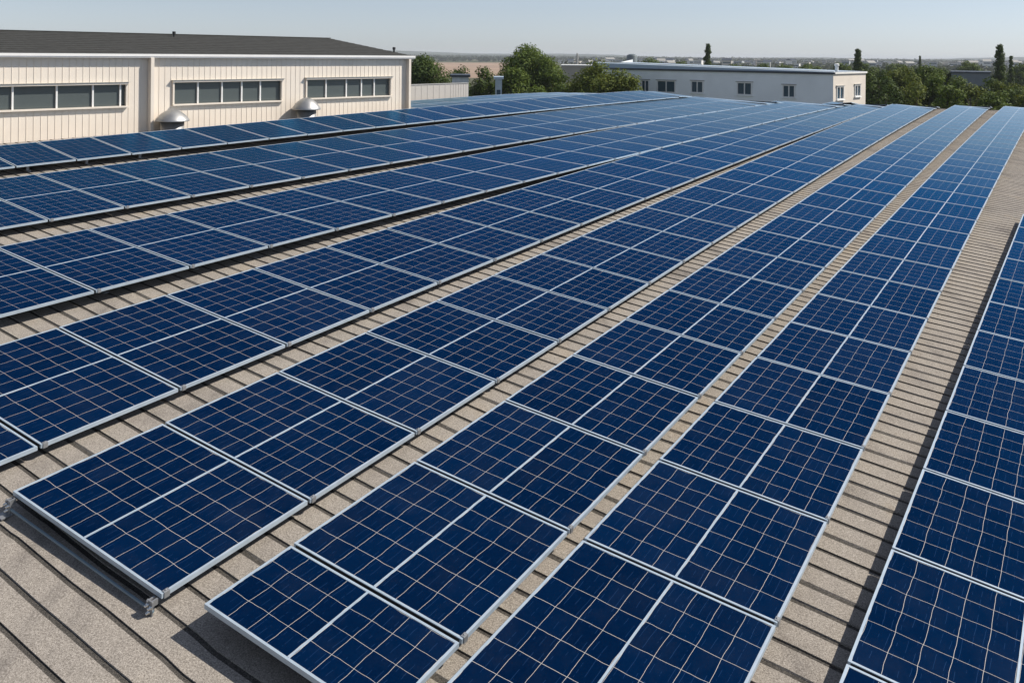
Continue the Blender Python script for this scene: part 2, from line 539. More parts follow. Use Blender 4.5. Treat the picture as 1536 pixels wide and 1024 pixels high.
# exposed cross rail with brackets under the near end of the third row
r = ROWS[3]
e = thing('cross_rail', (0, 0, 0), 'bluish cross rail with a bracket at either end under the nearest panel', 'rail')
Mx, L, Wm = frame_of(r, r['s_first'], r['s_first'] + r['p'])
T = Mx @ Matrix.Translation((0, -L / 2, 0))
mb = MB(); mb.box((0, -.045, -.115), (Wm * .99, .016, .016), T)
mb.build('rail', noisy('bluish_rail', (.22, .30, .36), .1, 6, .45, .6), e)
for sx in (-1, 1):
    b = MB(); x = sx * (Wm / 2 - .05)
    b.box((x, -.05, -.100), (.07, .012, .125), T)
    b.box((x, -.085, -.165), (.10, .10, .010), T)
    b.box((x - .02, -.03, -.06), (.018, .07, .04), T)
    b.box((x + .025, -.03, -.055), (.014, .06, .05), T)
    o = b.build('bracket', M['alu_dark'], e)
    for dx, dz in ((-.018, -.075), (.02, -.082), (.0, -.13)):
        bb = MB(); bb.lathe([(.017, 0), (.017, .012), (.011, .012), (.011, .03), (.004, .033)], 8)
        bo = bb.build('bolt', M['bolt'], o, True)
        bo.matrix_world = T @ Matrix.Translation((x + dx, -.056, dz)) @ Matrix.Rotation(R(90), 4, 'X')

# ------------------------------------------------------------------ cream hall on the left
WA, WANG = Vector((-13.638, 23.292)), R(47.3037)
wd = Vector((math.cos(WANG), math.sin(WANG))); wnrm = Vector((-wd.y, wd.x))
BL, B0 = 14.216, -4.2                          # wall from s=B0 to s=BL
DEPTH, RISE, EAVE = 5.4, .72, -.20             # half depth, ridge rise over eave; heights are relative to the eye
def on_wall(x, y, off=0):
    p = at(x, y, 1.0); X, Y, Z = p.x, p.y, p.z - ZC
    O = WA + wnrm * off
    det = X * (-wd.y) + wd.x * Y
    t = (O.x * (-wd.y) + wd.x * O.y) / det
    s = (X * O.y - Y * O.x) / det
    return s, t * Z
bh = thing('cream_hall', (WA.x, WA.y, ZC), 'long cream hall with ribbed metal cladding, three window bands and a dark roof', 'building', rz=WANG)
# local frame: x along the wall, y into the building, z above the eye
wbands = [(-1.9, 3.33, -.985, -1.62, [-.85, .30, 1.42, 2.40, 3.18]),
          (4.79, 8.58, -.955, -1.628, [5.60, 6.42, 7.12, 7.80]),
          (9.58, 13.31, -.94, -1.590, [10.42, 11.30, 11.98, 12.57])]
mb = MB()
zb, zt = -ZC, EAVE + .06
xs = [B0]
for a, b, t, c, ms in wbands: xs += [a, b]
xs.append(BL)
for i in range(len(xs) - 1):
    a, b = xs[i], xs[i + 1]
    if i % 2 == 0: mb.face([(a, 0, zb), (b, 0, zb), (b, 0, zt), (a, 0, zt)])
    else:
        t, c = wbands[i // 2][2:4]
        mb.face([(a, 0, zb), (b, 0, zb), (b, 0, c), (a, 0, c)])
        mb.face([(a, 0, t), (b, 0, t), (b, 0, zt), (a, 0, zt)])
x = B0 + .03
while x < BL:                                  # standing ribs of the cladding
    segs = [(-3.6, zt)]
    for a, b, t, c, ms in wbands:
        if a - .05 < x < b + .05: segs = [(-3.6, c - .03), (t + .06, zt)]
    for z0, z1 in segs: mb.box((x, -.0045, (z0 + z1) / 2), (.012, .009, z1 - z0))
    x += .185
yb = 2 * DEPTH
mb.face([(BL, 0, zb), (BL, yb, zb), (BL, yb, zt), (BL, DEPTH, EAVE + RISE + .02), (BL, 0, zt)])
mb.face([(B0, 0, zb), (B0, 0, zt), (B0, DEPTH, EAVE + RISE + .02), (B0, yb, zt), (B0, yb, zb)])
mb.face([(B0, yb, zb), (B0, yb, zt), (BL, yb, zt), (BL, yb, zb)])
mb.build('wall', M['cream'], bh)
rf = MB()
ov, th = .16, .07
P0 = [(B0 - .2, -ov, EAVE + .10), (BL + .12, -ov, EAVE + .10), (BL + .12, DEPTH, EAVE + .10 + RISE), (B0 - .2, DEPTH, EAVE + .10 + RISE)]
NX = 40
for sgn in (0, 1):
    for i in range(12):                        # courses of roofing, each lapping the one below by 6 mm
        f0, f1 = i / 12, (i + 1) / 12
        y0, y1 = -ov + (DEPTH + ov) * f0, -ov + (DEPTH + ov) * f1
        z0, z1 = EAVE + .10 + RISE * f0 + .012, EAVE + .10 + RISE * f1 + .002
        if sgn: y0, y1 = 2 * DEPTH - y0, 2 * DEPTH - y1
        q = [(B0 - .2, y0, z0), (BL + .12, y0, z0), (BL + .12, y1, z1), (B0 - .2, y1, z1)]
        rf.face(q if not sgn else q[::-1])
        q = [(B0 - .2, y0, z0 - .012), (BL + .12, y0, z0 - .012), (BL + .12, y0, z0), (B0 - .2, y0, z0)]
        rf.face(q if not sgn else q[::-1])
roof_o = rf.build('roof', M['dark_roof'], bh)
cap = MB()
cap.box(((B0 + BL) / 2, DEPTH, EAVE + .10 + RISE + .01), (BL - B0 + .34, .22, .025))
cap.build('ridge_cap', M['dark_roof'], roof_o)
tr = MB()
tr.box(((B0 + BL) / 2, -ov - .02, EAVE + .075), (BL - B0 + .36, .045, .075))
tr.box(((B0 + BL) / 2, -ov - .008, EAVE + .018), (BL - B0 + .34, .03, .036))
tr.box(((B0 + BL) / 2, -ov / 2 + .003, EAVE + .03), (BL - B0 + .3, ov - .02, .012))
for i in range(10):                            # verge board up the far gable
    f0, f1 = i / 10, (i + 1) / 10
    for s_ in (0, 1):
        ya, yb2 = f0 * DEPTH - ov * (1 - f0), f1 * DEPTH - ov * (1 - f1)
        if s_: ya, yb2 = 2 * DEPTH - ya, 2 * DEPTH - yb2
        za, zc = EAVE + .09 + RISE * f0, EAVE + .09 + RISE * f1
        for xx in (BL + .125,):
            tr.face([(xx, ya, za - .09), (xx, yb2, zc - .09), (xx, yb2, zc + .012), (xx, ya, za + .012)])
tr.build('eave_trim', M['white_trim'], bh)
for a, b, t, c, ms in wbands:
    f = MB()
    f.box(((a + b) / 2, -.035, t + .03), (b - a + .10, .12, .06))
    f.box(((a + b) / 2, -.04, c - .02), (b - a + .10, .13, .045))
    for xx in (a - .015, b + .015): f.box((xx, -.02, (t + c) / 2), (.05, .075, t - c))
    win = f.build('window_band', M['cream'], bh)
    for xx in ms:
        mu = MB(); mu.box((xx, .035, (t + c) / 2), (.045, .05, t - c - .004)); mu.build('mullion', M['white_trim'], win)
    g = MB(); g.face([(a, .06, c), (b, .06, c), (b, .06, t), (a, .06, t)])
    g.face([(a, 0, c), (b, 0, c), (b, .06, c), (a, .06, c)], 1); g.face([(a, .06, t), (b, .06, t), (b, 0, t), (a, 0, t)], 1)
    g.face([(a, 0, c), (a, .06, c), (a, .06, t), (a, 0, t)], 1); g.face([(b, .06, c), (b, 0, c), (b, 0, t), (b, .06, t)], 1)
    g.build('pane', [M['glass'], M['cream']], win)
    h = MB()
    h.box(((a + b) / 2, -.05, t + .066), (b - a + .16, .15, .010))
    h.build('drip_cap', M['grey_trim'], win)
for sx, dpt in ((4.04, .21), (BL - .06, .17)):
    p_ = MB()
    p_.box((sx, -dpt / 2 - .002, (-3.4 + EAVE) / 2 + .005), (.10, dpt, EAVE + 3.4 - .01))
    p_.build('pilaster', M['cream'], bh)
for px_, py0, py1, off, lab in ((261, 51, 44, 4.6, 'small dark vent pipe standing on the ridge side of the dark roof'), (591, 75.5, 68.5, .95, 'small dark vent pipe near the far end of the dark roof')):
    s_, z_ = on_wall(px_, py0, off)
    zr = EAVE + .10 + RISE * (off + ov) / (DEPTH + ov)
    v = MB(); v.lathe([(.035, -.04), (.035, .10), (.06, .10), (.06, .19), (.05, .20)], 12)
    o = v.build('vent_pipe', M['black'])
    p2 = WA + wd * s_ + wnrm * off
    o.location = (p2.x, p2.y, ZC + zr)
    tag(o, lab, 'vent pipe')

# mushroom vents between the cream hall and the last row
def dome(px_, off, zbase, ztop, rad, neck, label):
    s_, _ = on_wall(px_, 180, -off)
    p2 = WA + wd * s_ - wnrm * off
    e = thing('roof_vent', (p2.x, p2.y, ZC + zbase), label, 'roof vent', 'mushroom roof vents')
    H = ztop - zbase
    n_ = MB(); n_.lathe([(neck * 1.15, -.5), (neck * 1.15, .02), (neck, .03), (neck, H * .62)], 32)
    n_.build('neck', M['steel'], e, True)
    c_ = MB()
    prof = [(rad * .80, H * .595), (rad * .97, H * .57), (rad, H * .585), (rad * .985, H * .61)]
    for k in range(1, 11):
        a = k / 10
        rr = math.cos(a * math.pi / 2) * .985
        prof.append((max(.01, rad * rr), H * (.61 + .47 * (1 - rr ** 1.9) ** .9)))
    c_.lathe(prof, 40)
    c_.build('hood', M['steel'], e, True)
dome(258.5, .47, -2.50, -1.80, .50, .34, 'silver mushroom roof vent beside the pilaster of the cream hall')
dome(459.5, .45, -2.40, -1.60, .485, .33, 'silver mushroom roof vent below the last window band')

# ------------------------------------------------------------------ low clad parapet beyond the cream hall
e = thing('parapet_wall', (0, 0, 0), 'low beige clad parapet wall between the cream hall and the trees', 'wall')
mb = MB(); cp = MB()
pl = [(5.05, -4.93, .10), (5.6, -4.845, .104), (6.08, -4.775, .102), (6.30, -4.745, .100)]
for (u0, w0, h0), (u1, w1, h1) in zip(pl, pl[1:]):
    n = 7
    for k in range(n):
        f0, f1 = k / n, (k + 1) / n
        ua, ub, wa, wb_ = u0 + (u1 - u0) * f0, u0 + (u1 - u0) * f1, w0 + (w1 - w0) * f0, w0 + (w1 - w0) * f1
        ha, hb = h0 + (h1 - h0) * f0, h0 + (h1 - h0) * f1
        a0, b0 = W3(ua, wa, surf(ua, wa) - .06), W3(ub, wb_, surf(ub, wb_) - .06)
        a1, b1 = W3(ua, wa, surf(ua, wa) + ha), W3(ub, wb_, surf(ub, wb_) + hb)
        bk = W3(0, -.03, 0) - W3(0, 0, 0)
        mb.face([a0, b0, b1, a1]); mb.face([b0 + bk, a0 + bk, a1 + bk, b1 + bk])
        m_ = a0 + (b0 - a0) * .04 - bk * .06; mm = a1 + (b1 - a1) * .04 - bk * .06
        dv = (b0 - a0) * .10
        mb.face([m_, m_ + dv, mm + dv, mm]); mb.face([a0, m_, mm, a1]); mb.face([m_ + dv, a0 + dv * 1.4, a1 + dv * 1.4, mm + dv])
        up = Vector((0, 0, .03))
        cp.face([a1 - bk * .15, b1 - bk * .15, b1 - bk * .15 + up, a1 - bk * .15 + up])
        cp.face([a1 - bk * .15 + up, b1 - bk * .15 + up, b1 + bk * 1.15 + up, a1 + bk * 1.15 + up])
        cp.face([b1 + bk * 1.15, a1 + bk * 1.15, a1 + bk * 1.15 + up, b1 + bk * 1.15 + up])
bq = W3(*pl[-1][:2], surf(*pl[-1][:2]))
u1, w1, h1 = pl[-1]
a0, a1 = W3(u1, w1, surf(u1, w1) - .06), W3(u1, w1, surf(u1, w1) + h1)
mb.face([a0, a0 + bk, a1 + bk, a1])
mb.build('cladding', M['hall_wall'], e)
cp.build('coping', M['grey_trim'], e)

# ------------------------------------------------------------------ ground and far land
def ground():
    m = mat('ground_green', (.06, .07, .03), .95, 0, .1); t = NT(m)
    a = t.noise(.0035, 6); b = t.noise(.05, 5)
    c = t.ramp(a, [(.35, (.035, .050, .020)), (.5, (.075, .080, .040)), (.62, (.13, .115, .075)), (.75, (.05, .065, .028))])
    mx = t.n('Mix', data_type='RGBA', blend_type='MULTIPLY'); mx.inputs[0].default_value = .5
    t.l(c, mx.inputs[6]); t.l(t.ramp(b, [(.3, (.5, .5, .5)), (.7, (1.2, 1.2, 1.2))]), mx.inputs[7])
    t.color(mx.outputs[2])
    mb = MB(); rad, n = 9000, 64
    mb.face([(rad * math.cos(2 * math.pi * k / n), rad * math.sin(2 * math.pi * k / n), 0) for k in range(n)])
    tag(mb.build('ground', m), kind='structure')
ground()
fm = noisy('bare_soil', (.30, .215, .155), .2, .02, .95, 0, .1)
mb = MB()
f = [at(640, 107, 1), at(800, 107, 1), at(800, 92.5, 1), at(600, 92.5, 1)]
def on_ground(x, y):
    d = at(x, y, 1.0); k = ZC / (ZC - d.z)
    return Vector((d.x * k, d.y * k, .02))
mb.face([on_ground(600, 118), on_ground(860, 116), on_ground(800, 94.5), on_ground(600, 94.0)])
tag(mb.build('field', fm), kind='structure')

def leaf_quads(mb, c, rad, n, size, rng, squash=1.0, up=.35):
    for _ in range(n):
        d = Vector((rng.gauss(0, 1), rng.gauss(0, 1), rng.gauss(0, 1))).normalized()
        p = c + Vector((d.x * rad, d.y * rad, d.z * rad * squash)) * (rng.random() ** .45)
        nn = (d + Vector((rng.uniform(-.9, .9), rng.uniform(-.9, .9), rng.uniform(-.5, .9) + up))).normalized()
        a = nn.orthogonal().normalized(); b = nn.cross(a)
        t = rng.uniform(0, 6.283); a, b = a * math.cos(t) + b * math.sin(t), b * math.cos(t) - a * math.sin(t)
        s1, s2 = size * rng.uniform(.6, 1.25), size * rng.uniform(.4, .8)
        mb.face([p - a * s1 * .5, p + b * s2 * .5, p + a * s1 * .5, p - b * s2 * .5])

def tree(px_, ytop, wpx, d, label, leaf='leaf', name='leafy_tree', cat='tree', group=None, dens=1.0, size=.27, zlow=.16, seed=None, narrow=False):
    rng = random.Random(seed if seed is not None else int(px_ * 7 + d))
    top = at(px_, ytop, d)
    H = top.z; rw = wpx / FPX * d / 2 * (1.75 if narrow else 1.30)
    e = thing(name, (top.x, top.y, 0), label, cat, group)
    tk = MB()
    tr_ = max(.10, H * .018)
    lean = Vector((rng.uniform(-.3, .3), rng.uniform(-.3, .3), 0))
    pts = [Vector((0, 0, 0)), Vector((0, 0, H * .25)) + lean * .3, Vector((0, 0, H * .55)) + lean * .7, Vector((0, 0, H * .85)) + lean]
    tk.tube(pts, [tr_ * 1.3, tr_, tr_ * .6, tr_ * .15], 8)
    cr = MB()
    HC = H + (0 if narrow else .55 * min(1, d / 90))
    zc = (H * zlow + HC) / 2; hz = (HC - H * zlow) / 2
    ncl = int(80 if narrow else 96 * max(.7, rw / 3.2))
    for k in range(ncl):
        for _ in range(40):
            q = Vector((rng.uniform(-1, 1), rng.uniform(-1, 1), rng.uniform(-1, 1)))
            if .1 < q.length < 1: break
        q = q.normalized() * (rng.random() ** .42)
        if narrow:
            tt = (k + rng.random()) / ncl; prof = min(1, .45 + tt * 3) * (1 - tt) ** .6 + .05
            q = Vector((q.x * prof * .8, q.y * prof * .8, tt * 2 - 1))
        tt = tt if narrow else 0
        cr_r = (rng.uniform(.26, .42) * rw) if not narrow else rng.uniform(.30, .46) * rw * (.55 + .75 * (1 - tt))
        c = Vector((q.x * (rw - cr_r * .8), q.y * (rw - cr_r * .8), zc + q.z * (hz - cr_r * .6)))
        if not narrow and q.z < 0: c.x *= 1.08; c.y *= 1.08
        if c.z > H * .35 and not narrow and rng.random() < .6:
            b0 = pts[1].lerp(pts[3], rng.random() * .7)
            tk.tube([b0, b0.lerp(c, .5) + Vector((0, 0, .25)), c], [tr_ * .38, tr_ * .22, tr_ * .06], 5)
        leaf_quads(cr, c, cr_r, int(dens * 175 * max(.35, cr_r) ** 1.6 / (size / .3) ** 1.5) + 20, size, rng, .8)
    tk.build('trunk', M['bark'], e, True)
    cr.build('crown', M[leaf], e)
    return e

# ------------------------------------------------------------------ grey office block
C0 = at(1250, 111, 70)
fdir = Vector((-.745, .667)).normalized(); sdir2 = Vector((.667, .745)).normalized()
gb = thing('grey_building', (C0.x, C0.y, ZC), 'long pale grey two-tone building with small windows behind the far roof edge', 'building', rz=math.atan2(sdir2.y, sdir2.x))
# local frame: +x along the sunny end wall (away), +y along the shaded facade to the left, z relative to the eye
FL, ED = 24.0, 7.1
ze = C0.z - ZC
def gface(x, y):                               # photo pixel on the facade -> (distance along it, height)
    p = at(x, y, 1.0); X, Y, Z = p.x, p.y, p.z - ZC
    det = X * (-fdir.y) + fdir.x * Y
    t = (C0.x * (-fdir.y) + fdir.x * C0.y) / det
    s = (X * C0.y - Y * C0.x) / det
    return s, t * Z
def gend(x, y):
    p = at(x, y, 1.0); X, Y, Z = p.x, p.y, p.z - ZC
    det = X * (-sdir2.y) + sdir2.x * Y
    t = (C0.x * (-sdir2.y) + sdir2.x * C0.y) / det
    s = (X * C0.y - Y * C0.x) / det
    return s, t * Z
fw = []
for x0, y0, x1, y1 in ((985.6, 121.5, 1013.5, 138.5), (1036.7, 122, 1055.3, 139.3), (1105.6, 124, 1128.3, 142.3), (1174, 128, 1193, 146.2), (962, 120.5, 974, 138.5)):
    sa, za = gface(x1, y0); sb, zb_ = gface(x0, y1)
    fw.append((sa, sb, za, zb_))
ew = []
for x0, y0, x1, y1 in ((1254.5, 130, 1265, 149), (1281.5, 127.5, 1290, 144.5)):
    sa, za = gend(x0, y0); sb, zb_ = gend(x1, y1)
    ew.append((sa, sb, za, zb_))
def pierced(mb, n, holes, z0, z1, L, put):
    hs = sorted(holes); c = 0
    for a, b, t, bt in hs:
        mb.face(put([(c, z0), (a, z0), (a, z1), (c, z1)]))
        mb.face(put([(a, z0), (b, z0), (b, bt), (a, bt)])); mb.face(put([(a, t), (b, t), (b, z1), (a, z1)]))
        c = b
    mb.face(put([(c, z0), (L, z0), (L, z1), (c, z1)]))
mb = MB()
pierced(mb, 0, fw, -ZC, ze, FL, lambda q: [(0, s, z) for s, z in q][::-1])
mb.face([(0, FL, -ZC), (ED, FL, -ZC), (ED, FL, ze + .9), (0, FL, ze)][::-1])
mb.face([(ED, 0, -ZC), (ED, FL, -ZC), (ED, FL, ze), (ED, 0, ze)])
mb.build('wall', M['plaster'], gb)
mb = MB(); pierced(mb, 0, ew, -ZC, ze, ED, lambda q: [(s, 0, z) for s, z in q])
mb.build('end_wall', M['plaster_warm'], gb)
rb = MB()                                      # low pale-blue upper roof, rising towards the far end
hz = .62
rb.face([(.02, 0.02, ze + .10), (.5, .02, ze + .16), (.5, FL, ze + hz), (.02, FL, ze + hz - .06)][::-1])
rb.face([(.5, .02, ze + .16), (ED, .02, ze + .14), (ED, FL, ze + hz), (.5, FL, ze + hz)][::-1])
rb.face([(.02, .02, ze), (.02, FL, ze), (.02, FL, ze + hz - .06), (.02, .02, ze + .10)][::-1])
ro = rb.build('roof', M['blue_metal'], gb)
tb = MB()
tb.box((-.06, FL / 2 - .06, ze + .03), (.16, FL + .2, .16))
tb.build('coping', M['dark_metal'], gb)
tb = MB()
a_, b_ = Vector((-.02, -.05, ze + .16)), Vector((-.02, FL, ze + hz + .02))
for q in ((0, 0), ):
    tb.face([a_, b_, b_ + Vector((0, 0, .07)), a_ + Vector((0, 0, .05))][::-1])
    tb.face([a_ + Vector((0, 0, .05)), b_ + Vector((0, 0, .07)), b_ + Vector((.3, 0, .07)), a_ + Vector((.3, 0, .05))][::-1])
tb.box((ED / 2, -.05, ze + .06), (ED + .2, .12, .15))
tb.build('edge_trim', M['white_trim'], gb)
for k, (a, b, t, c) in enumerate(fw + ew):
    face = k < len(fw)
    def put(x, y, z, dx, dy, dz, m): m.box((y, x, z) if face else (x, y, z), (dy, dx, dz) if face else (dx, dy, dz))
    f_ = MB()
    mid, w_, h_ = (a + b) / 2, b - a, t - c
    for sx in (a + .04, b - .04): put(sx, -.02, (t + c) / 2, .09, .10, h_, f_)
    put(mid, -.02, t - .04, w_ - .18, .10, .08, f_); put(mid, -.03, c + .04, w_ - .18, .12, .08, f_)
    put(mid, -.012, (t + c) / 2, .09, .07, h_ - .16, f_)
    wi = f_.build('window', M['white_trim'], gb)
    l_ = MB(); put(mid, -.05, t + .05, w_ + .2, .14, .06, l_); l_.build('lintel', M['grey_trim'], wi)
    l_ = MB(); put(mid, -.06, c - .04, w_ + .2, .16, .06, l_); l_.build('sill', M['plaster'], wi)
    g_ = MB(); put(mid, .03, (t + c) / 2, w_ - .04, .02, h_ - .04, g_); g_.build('pane', M['glass_blue'], wi)
for sx, sy, px_ in ((.3, 2.0, 0), ):
    v = MB(); v.lathe([(.14, 0), (.14, .45), (.2, .45), (.2, .6), (.1, .66)], 12)
    o = v.build('roof_vent', M['white_trim'])
    o.location = at(1255, 107.5, 72)
    tag(o, 'short white vent stub at the right corner of the grey building roof', 'roof vent')

# ------------------------------------------------------------------ trees near the hall
G1 = 'trees beyond the far roof edge'
tree(640, 80, 84, 86, 'broad dark green tree just right of the cream hall corner', 'leaf_dark', group=G1, dens=1.3)
tree(688, 106, 60, 92, 'low dark tree in front of the brown field', 'leaf_dark', group=G1, zlow=.05)
tree(727, 97, 56, 84, 'small upright dark green tree left of the tallest broad tree', 'leaf_dark', group=G1, zlow=.05, dens=1.2)
tree(797, 68, 96, 90, 'tallest broad green tree rising above the horizon', 'leaf', group=G1, dens=1.5, zlow=.08)
tree(770, 100, 70, 86, 'bushy tree at the left foot of the tallest broad tree', 'leaf', group=G1, zlow=.05)
tree(838, 104, 60, 87, 'bushy tree at the right foot of the tallest broad tree', 'leaf', group=G1, zlow=.05)
tree(910, 88, 104, 80, 'round olive green tree in front of the grey building', 'leaf_yellow', group=G1, dens=1.4, zlow=.05)
tree(868, 118, 50, 82, 'low olive bush between two big round trees', 'leaf_yellow', group=G1, zlow=.05)
for px_, y, w_, d, lab, lf in (
    (1318, 99, 54, 92, 'dark tree touching the sunny end of the grey building', 'leaf_dark'),
    (1352, 97, 56, 96, 'olive tree second from the grey building end', 'leaf_yellow'),
    (1330, 126, 50, 82, 'low dark bushy tree beside the grey building end', 'leaf_dark'),
    (1392, 99, 52, 96, 'green tree in the middle of the right hand wood', 'leaf'),
    (1424, 101, 48, 98, 'green tree left of the hidden flat grey roof', 'leaf'),
    (1375, 122, 56, 80, 'low yellowish tree at the front of the right hand wood', 'leaf_yellow'),
    (1424, 124, 58, 78, 'low green tree in front of the hidden flat grey roof', 'leaf'),
    (1458, 122, 50, 84, 'low olive tree under the flat grey roof', 'leaf_yellow'),
    (1484, 114, 50, 90, 'rounded dark tree below the tallest poplar', 'leaf_dark'),
    (1512, 112, 52, 88, 'olive tree right of the tallest poplar', 'leaf_yellow'),
    (1546, 110, 56, 90, 'dark green tree cut off by the right edge', 'leaf_dark'),
    (1495, 132, 60, 76, 'low green tree at the front near the right edge', 'leaf'),
    (1540, 130, 60, 78, 'low olive tree at the front cut off by the right edge', 'leaf_yellow')):
    tree(px_, y, w_, d, lab, lf, group='trees of the right hand wood', zlow=.05, dens=1.15)
for px_, y, w_, d, lab, lf in (
    (662, 112, 50, 80, 'low dark bush against the low parapet wall', 'leaf_dark'),
    (712, 116, 44, 100, 'low bush behind the end of the low parapet wall', 'leaf_dark'),
    (766, 112, 50, 96, 'dark bush behind the foot of the tallest broad tree', 'leaf_dark'),
    (820, 118, 60, 78, 'low green bush under the tallest broad tree', 'leaf'),
    (945, 104, 46, 78, 'bush at the right foot of the round olive tree', 'leaf_yellow')):
    tree(px_, y, w_, d, lab, lf, group=G1, zlow=.02, dens=1.2)
for px_, y, w_, d, lab, lf in (
    (1336, 103, 50, 120, 'dark tree deep behind the sunny end of the grey building', 'leaf_dark'),
    (1372, 100, 50, 122, 'dark tree deep in the right hand wood below the lone thin poplar', 'leaf_dark'),
    (1410, 103, 50, 124, 'shaded tree deep in the middle of the right hand wood', 'leaf_dark'),
    (1360, 112, 56, 86, 'rounded olive tree in the left half of the right hand wood', 'leaf_yellow'),
    (1402, 113, 56, 86, 'rounded green tree in the middle of the right hand wood', 'leaf'),
    (1440, 126, 54, 90, 'dark bush straight under the flat grey roof', 'leaf_dark'),
    (1520, 122, 56, 84, 'dark bush in front near the right edge', 'leaf_dark')):
    tree(px_, y, w_, d, lab, lf, group='trees of the right hand wood', zlow=.02, dens=1.2)
G3 = 'poplars'
tree(1062, 65.5, 17, 170, 'tall slim poplar above the middle of the grey building', 'leaf_dark', 'poplar', 'poplar', G3, narrow=True, size=.36, dens=1.3)
tree(1287, 72.5, 19, 150, 'slim ragged poplar behind the right end of the grey building', 'leaf_dark', 'poplar', 'poplar', G3, narrow=True, size=.34, dens=1.1)
tree(1500, 66.5, 24, 130, 'tallest pointed poplar near the right edge', 'leaf_dark', 'poplar', 'poplar', G3, narrow=True, size=.34, dens=1.4)
tree(1517, 84, 12, 150, 'short poplar just right of the tallest pointed poplar', 'leaf_dark', 'poplar', 'poplar', G3, narrow=True, size=.3)
tree(1380, 83.5, 6, 330, 'thin lone poplar on the horizon left of the right poplars', 'leaf_dark', 'poplar', 'poplar', G3, narrow=True, size=.5)
for px_, y, w_, d, lab in (
    (975, 90, 46, 190, 'distant tree beside the round water tank'), (1025, 94, 40, 200, 'distant tree left of the slim poplar'),
    (1098, 95.5, 36, 200, 'distant tree right of the slim poplar'), (1140, 94, 34, 220, 'distant tree above the middle window of the grey building'),
    (1178, 96, 36, 210, 'distant tree above the right window of the grey building'), (1215, 94.5, 38, 215, 'distant tree above the sunny corner'),
    (1262, 97, 36, 190, 'distant tree just left of the ragged poplar'), (1300, 97, 40, 180, 'distant tree at the foot of the ragged poplar'),
    (1345, 95, 36, 260, 'distant tree right of the ragged poplar'), (1455, 92, 40, 230, 'distant tree left of the tallest poplar'),
    (1530, 96, 40, 210, 'distant tree at the right edge behind the poplars')):
    tree(px_, y, w_, d, lab, 'leaf', group='distant trees before the town', zlow=.05, size=.5, dens=1.2)

# ------------------------------------------------------------------ small structures between the trees
def block(name, x0, x1, ytop, ybase, d, depth, label, wall, roofm, cat='building', windows=0, rise=0):
    a, b = at(x0, ytop, d), at(x1, ytop, d)
    H = (a.z + b.z) / 2
    w_ = b.x - a.x
    e = thing(name, ((a.x + b.x) / 2, d, 0), label, cat, None, -math.atan2((a.x + b.x) / 2, d))
    m_ = MB(); m_.box((0, depth / 2, H / 2), (w_, depth, H)); m_.build('wall', wall, e)
    m_ = MB(); m_.box((0, depth / 2, H + .1), (w_ + .3, depth + .3, .2)); m_.build('roof', roofm, e)
    for k in range(windows):
        for zz in range(1, max(2, int(H / 3))):
            m_ = MB(); m_.box((-w_ / 2 + w_ * (k + .5) / windows, -.012, H - 3 * zz + 1.4), (w_ / windows * .55, .05, 1.3))
            m_.build('window', M['glass_blue'], e)
    return e
block('warehouse', 842, 892, 99, 115, 210, 14, 'pale flat warehouse between the two biggest trees', noisy('warehouse_wall', (.33, .30, .26), .08, .4, .85), M['white_trim'])
block('shed', 678, 703, 116, 126, 76, 4, 'small whitish shed behind the low parapet wall', noisy('shed_wall', (.5, .53, .55), .2, 2, .8), M['dark_metal'], 'shed', 3)
block('shed', 743, 753, 119, 135, 78, 3, 'narrow pale blue shed among the dark trees', noisy('blue_shed', (.35, .42, .48), .15, 2, .8), M['blue_metal'], 'shed', 1)
block('grey_house', 1430, 1482, 110, 122, 120, 10, 'flat grey roofed house half hidden in the right hand wood', noisy('slate_wall', (.16, .18, .20), .1, 1, .8), M['dark_metal'])
# water tank, chimney
tk = at(948, 81.5, 420)
e = thing('water_tank', (tk.x, tk.y, 0), 'round dark grey water tank on the horizon above the grey building', 'water tank')
m_ = MB(); m_.lathe([(2.6, 0), (2.6, tk.z - .9), (2.2, tk.z - .4), (1.2, tk.z), (.1, tk.z + .1)], 20); m_.build('tank', noisy('tank_metal', (.09, .12, .13), .1, .3, .6), e, True)
ch = at(866, 80.5, 400)
o = MB(); o.lathe([(.55, 0), (.42, ch.z), (.3, ch.z + .1)], 10)
o = o.build('chimney', M['concrete']); o.location = (ch.x, ch.y, 0); tag(o, 'thin dark chimney on the horizon between the two big trees', 'chimney')
for px_, yt, d, lab in ((1515, 86, 190, 'thin grey mast among the poplars at the right'), (1412, 88, 420, 'thin grey mast in the far town')):
    p = at(px_, yt, d); o = MB(); o.lathe([(.14, 0), (.07, p.z), (.02, p.z + .05)], 8)
    o = o.build('mast', M['grey_trim']); o.location = (p.x, p.y, 0); tag(o, lab, 'mast')

